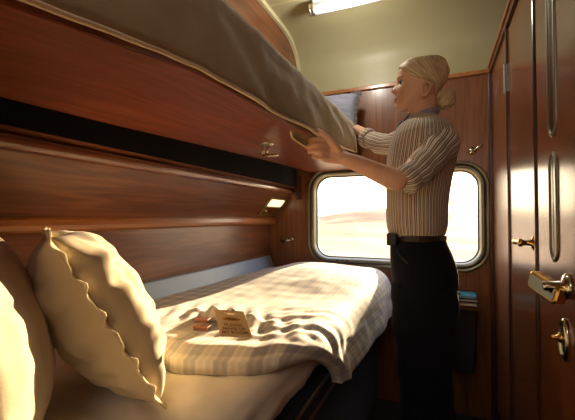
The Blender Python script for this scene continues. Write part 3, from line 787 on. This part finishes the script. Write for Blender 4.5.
# neck
def zring(px0, px1, py, hw, n=32, Y=YP, shift=0, ex=1.0, z=None):
    a, b = sz(px0, py, Y), sz(px1, py, Y); c = (a+b)/2; h = (b.x-a.x)/2; zz = c.z if z is None else z
    return [Vector((c.x-h*math.copysign(abs(math.cos(t))**ex, math.cos(t)), Y-hw*math.copysign(abs(math.sin(t))**ex, math.sin(t))+shift, zz)) for t in [2*PI*k/n for k in range(n)]]
loft(body, [zring(409, 436, 96, .044), zring(407, 437, 103, .047), zring(407.5, 436.5, 109, .049), zring(409.5, 436, 114, .050), zring(409.5, 438, 120, .058), zring(405, 442, 127, .085), zring(402, 446, 134, .11)])
# ear near and far
def ear(sgn):
    Y = YP-sgn*.070; c = sz(422.5, 96, YP); c.y = Y; n0 = len(body.verts)
    ring = []
    for k in range(17):
        a = PI*2*k/16; rx, rz = .0155, .026
        ring.append(c+Vector((math.cos(a)*rx*(1-.22*math.sin(-a))+.005*math.sin(a), -sgn*(.006+.008*max(0, math.cos(a))), math.sin(a)*rz)))
    tube(body, ring, .0048, 8)
    ellipsoid(body, c+Vector((0, 0, 0)), (.0135, .006, .022), 14, 8)
    ellipsoid(body, c+Vector((-.010, -sgn*.006, -.004)), (.005, .004, .008), 10, 6)
    ellipsoid(body, c+Vector((-.004, -sgn*.005, -.023)), (.007, .005, .008), 10, 6)
    body.verts.ensure_lookup_table()
    for v in body.verts[n0:]: v.co = HR(v.co)
ear(1); ear(-1)
# torso, legs under the clothes
ZF = lambda py: sz(420, py).z
loft(body, [zring(400, 446, 130, .10), zring(397, 450, 138, .15), zring(394, 450, 152, .15), zring(393, 447, 175, .135), zring(395, 443, 210, .12), zring(395, 443, 235, .125), zring(397, 450, 265, .145), zring(400, 448, 285, .14)])
for s in (1, -1):
    c = Vector((-.055, YP-s*.085, 0))
    tube(body, [(c.x+.0, c.y, .86), (c.x, c.y, .70), (c.x+.0, c.y, .50), (c.x+.01, c.y, .30), (c.x+.015, c.y, .10), (c.x+.015, c.y, .05)], [.078, .070, .052, .048, .034, .036], 18)
# arms (near = left, far = right)
near_sh, near_el, near_wr = P(440, 141, 1.30), P(403.5, 181, 1.215), P(344, 158.5, 1.255)
far_sh, far_el, far_wr = P(421, 137, 1.57), P(383, 146, 1.70), P(357, 129, 1.89)
tube(body, [near_sh, near_sh.lerp(near_el, .5), near_el.lerp(near_sh, .12)], [.050, .042, .038], 18)
def forearm(el, wr, r0=.037):
    ax = (wr-el)
    pts = [el-ax*.05, el+ax*.05, el+ax*.2, el+ax*.45, el+ax*.75, el+ax*.95, el+ax*1.04]
    dn = Vector((0, 0, -.006)); pts[2] += dn*1.0; pts[3] += dn*.6
    tube(body, smooth_path(pts, 20), [interp([(0, r0*.75), (.12, r0), (.3, r0*1.03), (.6, r0*.82), (.85, r0*.66), (.95, r0*.62), (1, r0*.62)], k/20)[0] for k in range(21)], 18)
forearm(near_el, near_wr); forearm(far_el, far_wr, .034)
tube(body, [far_sh, far_sh.lerp(far_el, .5), far_el], [.048, .040, .034], 16)
# near hand: palm + gripping fingers, drawn from wrist to tips
D = 1.262
def chain(pts, r):
    tube(body, smooth_path([P(*q) for q in pts], 12), [r[0]+(r[1]-r[0])*k/12 for k in range(13)], 10)
    e = P(*pts[-1]); ellipsoid(body, e, (r[1], r[1], r[1]), 10, 6)
pal = [P(347, 159.5, D), P(341, 157, D), P(334, 154, D+.004), P(327, 151.5, D+.006), P(322.5, 151, D+.008)]
tube(body, pal, [(.024, .022), (.028, .021), (.036, .018), (.040, .016), (.034, .013)], 18)
chain([(329, 142.5, D), (321, 139.5, D-.012), (313, 139.5, D-.012), (307.5, 141, D+.010)], (.0108, .0085))
chain([(328, 148, D-.004), (320, 145.5, D-.018), (312, 145.2, D-.015), (307.5, 147, D+.010)], (.0108, .0086))
chain([(328, 153.5, D-.004), (320.5, 151.5, D-.018), (313, 151, D-.012), (309.5, 152, D+.012)], (.0105, .0084))
chain([(329, 158, D), (322.5, 157.5, D-.012), (317, 157, D-.006), (313.5, 157, D+.012)], (.0094, .0076))
chain([(340, 151, D-.008), (333, 143.5, D-.018), (326.5, 137, D-.016), (318.5, 131, D-.004)], (.0130, .0086))
# far hand on the end of the mattress
hx_ = far_wr; hd = Vector((-.9, .02, -.05)).normalized()
tube(body, [hx_+Vector((.01, 0, 0)), hx_+hd*.03, hx_+hd*.06, hx_+hd*.085], [(.018, .022), (.015, .034), (.014, .038), (.011, .036)], 16)
for k in range(4):
    o = Vector((0, .0, 0))+Vector((0, 0, .027-.018*k)); l = (.07, .078, .073, .058)[k]
    s0 = hx_+hd*.075+o
    tube(body, smooth_path([s0, s0+hd*l*.5+Vector((0, .006, 0)), s0+hd*l+Vector((0, -.004, 0))], 8), .0078, 10)
tube(body, smooth_path([hx_+hd*.02+Vector((0, 0, .02)), hx_+hd*.05+Vector((0, -.01, .045)), hx_+hd*.08+Vector((0, -.012, .056))], 8), [.011]*5+[.009]*4, 10)
bo = obj('body', body, 'skin', pr, smooth=True)
rm = bo.modifiers.new('remesh', 'REMESH'); rm.mode = 'VOXEL'; rm.voxel_size = .0034; rm.use_smooth_shade = True
smo = bo.modifiers.new('smooth', 'SMOOTH'); smo.factor = .5; smo.iterations = 2
# face details
def face_at(py, lat):
    best = min((head_raw(py, a*.01) for a in range(0, 150)), key=lambda v: abs((YP-v.y)-lat)); return best
def hrot(bm):
    for v in bm.verts: v.co = HR(v.co)
    return bm
for s in (1, -1):
    c = face_at(88.0, .030); c = Vector((c.x+.0058, YP-s*.030, c.z))
    bm = bmesh.new(); ellipsoid(bm, c, (.0122, .0135, .0100), 20, 12); e = obj('eye', hrot(bm), 'eye', pr, smooth=True)
    bm = bmesh.new(); d = Vector((-.88, -s*.34, -.02)).normalized(); ellipsoid(bm, c+d*.0090, (.0044, .0068, .0066), 14, 8); obj('iris', hrot(bm), 'iris', e, smooth=True)
    bm = bmesh.new(); pts = []
    for k in range(9):
        a = -1+2*k/8; pts.append(c+Vector((-.0120+.006*a*a*(1 if s*a > 0 else .6)+.0*a, -s*.012*a, .0070-.004*a*a)))
    tube(bm, pts, [.0012, .0018, .0022, .0024, .0025, .0025, .0023, .0019, .0012], 6); obj('eyelashes', hrot(bm), 'lash', e, smooth=True)
    bm = bmesh.new(); pts = []
    for k in range(9):
        lt = .012+.036*k/8; v = face_at(83.2-1.2*math.sin(PI*k/8), lt); pts.append(Vector((v.x-.0002, YP-s*lt, v.z)))
    tube(bm, pts, [.0014, .0018, .0020, .0020, .0019, .0017, .0015, .0011, .0007], 6); obj('eyebrow', hrot(bm), 'brow', pr, smooth=True)
bm = bmesh.new()
for py, w_, r_ in ((101.0, .020, .0022), (103.6, .017, .0026)):
    pts = []; rr = []
    for k in range(13):
        a = -1+2*k/12; v = face_at(py+(102.4-py)*abs(a)**2, abs(a)*w_); pts.append(Vector((v.x+.0008, YP-a*w_, v.z))); rr.append(r_*(1-abs(a)**2.2)+.0004)
    tube(bm, pts, rr, 8)
obj('lips', hrot(bm), 'lip', pr, smooth=True)
# hair: a cap combed back, emerging along the hairline
def hair_edge(py): return interp([(60, 380), (66, 396), (70, 399), (75, 400), (79, 402.5), (83, 406), (86, 411), (88.5, 418), (90.5, 425), (93, 431), (98, 433), (103, 431), (109, 429)], py)[0]
bunc = sz(446.3, 99.5); bl = bunc-Vector((-.05, YP, 0))
M['hair'] = hair_mat(bl.x, bl.z)
bm = bmesh.new(); rings = []
def hoff(v, py):
    # pixel column of the point, read back on the plane through the head
    dx = v.x-sz(hair_edge(py), py).x
    t = sm(-.006, .012, dx); return -.006+.0145*t+.0015*math.sin((v.z*3+v.x)*60)*t
hp_ = [58.8]+pys[:int((107-59.3)/.6)]
for py in hp_:
    r = []
    for k in range(96):
        a = 2*PI*k/96; v = head_raw(py, a, 0, False); o = hoff(v, py)
        v = v+Vector((-math.cos(a), -math.sin(a), 0))*o+Vector((0, 0, max(0, o)*.6*sm(72, 59, py)))
        r.append(HR(v))
    rings.append(r)
c_ = sum(rings[0], Vector())/len(rings[0]); rings.insert(0, [c_+(v-c_)*.05+Vector((0, 0, .0015)) for v in rings[0]]); rings.insert(1, [c_+(v-c_)*.6+Vector((0, 0, .001)) for v in rings[1]])
loft(bm, rings); hr = obj('hair', bm, M['hair'], pr, smooth=True)
bm = bmesh.new(); n, m = 36, 24; rings = []
Rb = Matrix.Rotation(math.radians(25), 3, 'Y')
for i in range(m+1):
    th = PI*i/m; r = []
    for k in range(n):
        ph = 2*PI*k/n; sw = 1+.07*math.sin(4*ph+th*5)+.05*fbm(ph*2, th*3)
        r.append(bunc+Rb @ Vector(((.034*math.sin(th)+1e-4)*math.cos(ph)*sw, (.036*math.sin(th)+1e-4)*math.sin(ph)*sw, .041*math.cos(th)*(1+.04*math.sin(3*ph)))))
    rings.append(r)
loft(bm, rings); M['bun'] = hair_mat(bl.x+.075, bl.z+.05); obj('bun', bm, M['bun'], hr, smooth=True)
# shirt
def cloth_rings(secs, n=72, wr=.005, seed=0, ex=.9):
    out = []; uv = []
    per = []
    for (f, b, py, hw) in secs:
        r = zring(f, b, py, hw, n, YP, 0, ex)
        c = sum(r, Vector())/n
        q = []
        for k, v in enumerate(r):
            d = (v-c).normalized(); w = wr*fbm(v.x*9+seed, v.y*9, v.z*7, 3)+wr*.35*math.sin(v.z*38+v.x*30+seed)*fbm(v.x*5, v.z*5, 2)
            q.append(v+d*w)
        out.append(q); uv.append([(.94*k/n, v_) for k, v_ in zip(range(n+1), [py*.004]*(n+1))])
    return out, uv
def densify(tab, n):
    t = [(a[2],)+(a[0], a[1], a[3]) for a in tab]; o = []
    for k in range(n+1):
        py = t[0][0]+(t[-1][0]-t[0][0])*k/n; f, b, h = interp(t, py); o.append((f, b, py, h))
    return o
ST = [(409, 436, 115.5, .053), (407, 439, 118.5, .062), (403.5, 444, 122, .090), (399.5, 450, 126, .128), (396, 454, 131, .158), (392.5, 457, 138, .176), (389.5, 458.5, 147, .178), (387.5, 457.5, 158, .168), (386.5, 454.5, 170, .158), (386.2, 451, 183, .150), (386.3, 448.5, 198, .145), (386.8, 448, 212, .146), (387.5, 448.5, 224, .150), (389.5, 446.5, 233, .148), (391.5, 444.5, 237, .142)]
rg, uv = cloth_rings(densify(ST, 70), seed=1.5, wr=.006)
bm = bmesh.new(); loft(bm, rg, True, True, uv)
sh = obj('shirt', bm, 'shirt', pr, smooth=True)
def sleeve(pts, rad, name, seed, n=40):
    path = smooth_path(pts, 30); rr = [interp(rad, k/30)[0] for k in range(31)]
    bm0 = bmesh.new(); L = tube(bm0, path, rr, n); R = [[v.co.copy() for v in r] for r in L]; bm0.free()
    for i, r in enumerate(R):
        c = path[i]
        for k, v in enumerate(r):
            d = (v-c).normalized(); r[k] = v+d*(.005*fbm(v.x*14+seed, v.y*14, v.z*14, 3)+.004*math.sin(i*.9+2*math.sin(2*PI*k/n)+seed)*sm(0, .3, i/30))
    uvs = [[(.30*k/n, i*.01) for k in range(n+1)] for i in range(31)]
    bm = bmesh.new(); loft(bm, R, False, True, uvs); s = obj(name, bm, 'shirt', sh, smooth=True)
    # rolled cuff
    e = path[-1]; d = (path[-1]-path[-4]).normalized(); q = [e-d*.034, e-d*.030, e-d*.004, e+d*.003, e+d*.001]
    rc = rr[-1]; bm0 = bmesh.new(); L = tube(bm0, q, [rc+.002, rc+.007, rc+.006, rc+.002, rc-.007], n); R = [[v.co.copy() for v in r] for r in L]; bm0.free()
    bm = bmesh.new(); loft(bm, R, False, True, [[(.28*k/n+.4, i*.01) for k in range(n+1)] for i in range(5)]); obj('cuff', bm, 'shirt', s, smooth=True)
sleeve([P(438, 134, 1.355), P(441, 143, 1.305), P(430, 158, 1.255), P(417, 172, 1.228), P(404.5, 182, 1.214)], [(0, .040), (.12, .056), (.3, .062), (.55, .054), (.8, .049), (1, .0455)], 'sleeve', 2)
sleeve([P(424, 134, 1.50), P(416, 138, 1.56), P(400, 143, 1.64), P(383, 144, 1.71), P(365, 137, 1.80)], [(0, .045), (.2, .056), (.45, .053), (.7, .048), (1, .042)], 'sleeve', 6)
# collar: stand and points
bm = bmesh.new(); rings = []
for (f, b, py, hw) in ((407.5, 438, 119.5, .060), (406.5, 440, 117, .062), (408.5, 438.5, 113.2, .054), (410.5, 437, 112.6, .051), (410.5, 437, 118, .052)):
    r = zring(f, b, py, hw, 40)
    for v in r: v.z += (v.x-sz(424, 110).x)*.32-.002
    rings.append(r)
loft(bm, rings, caps=False); obj('collar', bm, 'collar', sh, smooth=True)
bm = bmesh.new()
for s in (1, -1):
    a = sz(408, 118.5); w = [Vector((a.x+.012, YP-s*.030, a.z+.014)), Vector((a.x-.006, YP-s*.004, a.z-.004)), Vector((a.x-.030, YP-s*.022, a.z-.034)), Vector((a.x-.004, YP-s*.050, a.z-.012))]
    loft(bm, [[v+Vector((-t, 0, t*.5)) for v in w] for t in (0, .004)])
obj('collar_point', bm, 'collar', sh)
bm = bmesh.new(); a = sz(404, 121)
tube(bm, smooth_path([(a.x+.010, YP-.024, a.z-.004), (a.x-.008, YP-.030, a.z-.020), (a.x-.016, YP-.036, a.z-.036), (a.x-.020, YP-.040, a.z-.050)], 10), [.004, .006, .009, .011, .011, .011, .010, .010, .009, .007, .003], 10)
obj('neck_scarf', bm, 'scarf', pr, smooth=True)
# trousers
TT = [(391.5, 445.5, 236.5, .143), (390.5, 447.5, 243, .150), (390.2, 451.5, 251, .162), (391, 455.5, 261, .172), (392, 457.8, 272, .177), (393, 458, 283, .176), (394.5, 456.5, 294, .170), (396.5, 454, 306, .155), (399, 451, 320, .125), (404, 446, 334, .07)]
bm = bmesh.new(); r_, u_ = cloth_rings(densify(TT, 30), 56, .004, 5.0); loft(bm, r_)
for s in (1, -1):
    rings = []
    for k in range(41):
        z = .83-.78*k/40; f, b, hw = interp([(-.83, -.168, .050, .080), (-.77, -.180, .060, .091), (-.70, -.176, .058, .092), (-.55, -.160, .045, .082), (-.45, -.150, .040, .076), (-.30, -.140, .045, .076), (-.10, -.130, .055, .080), (-.04, -.130, .055, .082)], -z)
        c = Vector(((f+b)/2, YP-s*.088, z)); h = (b-f)/2; r = []
        for j in range(32):
            a = 2*PI*j/32; v = c+Vector((-h*math.cos(a), -hw*math.sin(a), 0)); v += (v-c).normalized()*(.005*fbm(v.x*8+s, v.y*8, v.z*6)+.004*math.sin(z*40+a)*sm(.5, .3, abs(z-.5)))
            r.append(v)
        rings.append(r)
    loft(bm, rings)
tr = obj('trousers', bm, 'trouser', pr, smooth=True)
bm = bmesh.new(); tube(bm, [sz(396, 248, YP-.168), sz(400, 256, YP-.176), sz(408, 264, YP-.180)], .0022, 6); obj('pocket_seam', bm, 'dark', tr)
bm = bmesh.new(); loft(bm, [zring(390.8, 446.2, 239.8, .149, 48), zring(390.2, 446.8, 239.4, .152, 48), zring(390.0, 447.0, 234.6, .152, 48), zring(390.8, 446.2, 234.2, .149, 48)], caps=False); be = obj('belt', bm, 'leather', pr, smooth=False)
bk = sz(389.5, 238)
bm = bmesh.new(); loft(bm, [[(bk.x-t, YP-.0+a, bk.z+b) for a, b in rrect(-.03, .03, -.022, .022, .006, 4)] for t in (-.004, .006)]); obj('buckle', bm, 'chrome', be, bevel=.002)
pc = sz(393, 238.5, YP-.10)
bm = bmesh.new(); box(bm, pc.x-.018, pc.x+.020, YP-.15, YP-.09, pc.z-.024, pc.z+.022); pq = obj('belt_pouch', bm, 'dark', be, bevel=.006)
for s in (1, -1):
    bm = bmesh.new(); rings = []
    for k in range(13):
        t = k/12; x = .03-.25*t; h = interp([(0, .045), (.15, .075), (.35, .080), (.55, .055), (.8, .038), (1, .016)], t)[0]; w = interp([(0, .022), (.15, .032), (.4, .034), (.7, .043), (.9, .034), (1, .012)], t)[0]
        rings.append([(x, YP-s*.088+w*math.cos(2*PI*j/20), max(.004, h*.5+h*.5*math.sin(2*PI*j/20))) for j in range(20)])
    loft(bm, rings); obj('shoe', bm, 'shoe', pr, smooth=True)

# ================================================================ OUTSIDE
def land_mat():
    m, nt, b = newmat('dry_grass_land')
    n = noise_tex(nt, coords(nt), .12, 6); n2 = noise_tex(nt, coords(nt), .9, 4)
    r = ramp(nt, [(.35, srgb(146, 110, 76)), (.65, srgb(176, 138, 98))]); nt.links.new(mth(nt, 'ADD', mth(nt, 'MULTIPLY', n, .7), mth(nt, 'MULTIPLY', n2, .3)), r.inputs[0])
    nt.links.new(r.outputs[0], b.inputs['Base Color']); setin(b, Roughness=.95); return m
M['land'] = land_mat()
bm = bmesh.new(); n = 60; G = []
for i in range(n+1):
    row = []
    for j in range(n+1):
        x = -160+220*i/n; y = 4+(j/n)**2*150
        h = -1.3+sm(20, 90, y)*(2.3+.8*fbm(x*.03, y*.03))+.5*fbm(x*.2, y*.2)*sm(5, 20, y)
        h += 2.4*math.exp(-((x+9)/12)**2-((y-75)/22)**2)
        row.append(bm.verts.new((x, y, h)))
    G.append(row)
for i in range(n):
    for j in range(n): bm.faces.new((G[i][j], G[i+1][j], G[i+1][j+1], G[i][j+1]))
tag(obj('ground', bm, 'land', smooth=True), kind='structure')

# ================================================================ LIGHT
w = bpy.data.worlds.new('sky'); sc.world = w; w.use_nodes = True; nt = w.node_tree
bg = nt.nodes['Background']; tc = nt.nodes.new('ShaderNodeTexCoord')
sep = nt.nodes.new('ShaderNodeSeparateXYZ'); nt.links.new(tc.outputs['Generated'], sep.inputs[0])
sund = ray(482, 152).normalized()
r = ramp(nt, [(0, (.55, .42, .26, 1)), (.5, (1.0, .80, .55, 1)), (.56, (.95, .86, .70, 1)), (.8, (.42, .55, .85, 1))])
nt.links.new(mth(nt, 'MULTIPLY_ADD', sep.outputs[2], .5, .5), r.inputs[0])
vm = nt.nodes.new('ShaderNodeVectorMath'); vm.operation = 'DOT_PRODUCT'; nt.links.new(tc.outputs['Generated'], vm.inputs[0]); vm.inputs[1].default_value = sund
g = mth(nt, 'POWER', mth(nt, 'MAXIMUM', vm.outputs['Value'], 0), 12)
col = mixc(nt, g, r.outputs[0], (1.6, 1.25, .8, 1))
side = mth(nt, 'MULTIPLY_ADD', sm(0, 1, 1), 0, 0)
nt.links.new(col, bg.inputs[0]); bg.inputs[1].default_value = 5.5
sl_ = bpy.data.lights.new('sun', 'SUN'); sl_.energy = 23; sl_.color = (1, .76, .48); sl_.angle = math.radians(.9)
so = bpy.data.objects.new('sun', sl_); C.objects.link(so); so.location = (1, 6, 3); so.rotation_euler = (-sund).to_track_quat('-Z', 'Y').to_euler()
def area(name, loc, to, sx, sy, e, col):
    l = bpy.data.lights.new(name, 'AREA'); l.shape = 'RECTANGLE'; l.size = sx; l.size_y = sy; l.energy = e; l.color = col
    o = bpy.data.objects.new(name, l); C.objects.link(o); o.location = loc; o.rotation_euler = (Vector(to)-Vector(loc)).to_track_quat('-Z', 'Y').to_euler(); return o
area('corridor_fill', (.0, -.80, 1.70), (-.1, 1.4, 2.25), 1.2, .4, 6, (1, .95, .88))  # unseen fill light added behind the camera to brighten ceiling and berth
pl = bpy.data.lights.new('tube_glow', 'POINT'); pl.energy = 9; pl.color = (1, .97, .86); pl.shadow_soft_size = .04
plo = bpy.data.objects.new('tube_glow', pl); C.objects.link(plo); plo.location = (-.42, 1.66, 2.05)

# ================================================================ CAMERA
cd = bpy.data.cameras.new('camera'); cd.sensor_width = 36; cd.lens = 36*FPX/575; cd.clip_start = .02; cd.clip_end = 500
co = bpy.data.objects.new('camera', cd); C.objects.link(co); co.location = CAM
co.rotation_euler = Matrix((Rv, Uv, -Fv)).transposed().to_euler(); sc.camera = co
sc.view_settings.view_transform = 'Standard'; sc.view_settings.look = 'None'; sc.view_settings.gamma = 1
sc.view_settings.use_curve_mapping = False; sc.view_settings.exposure = 0.0
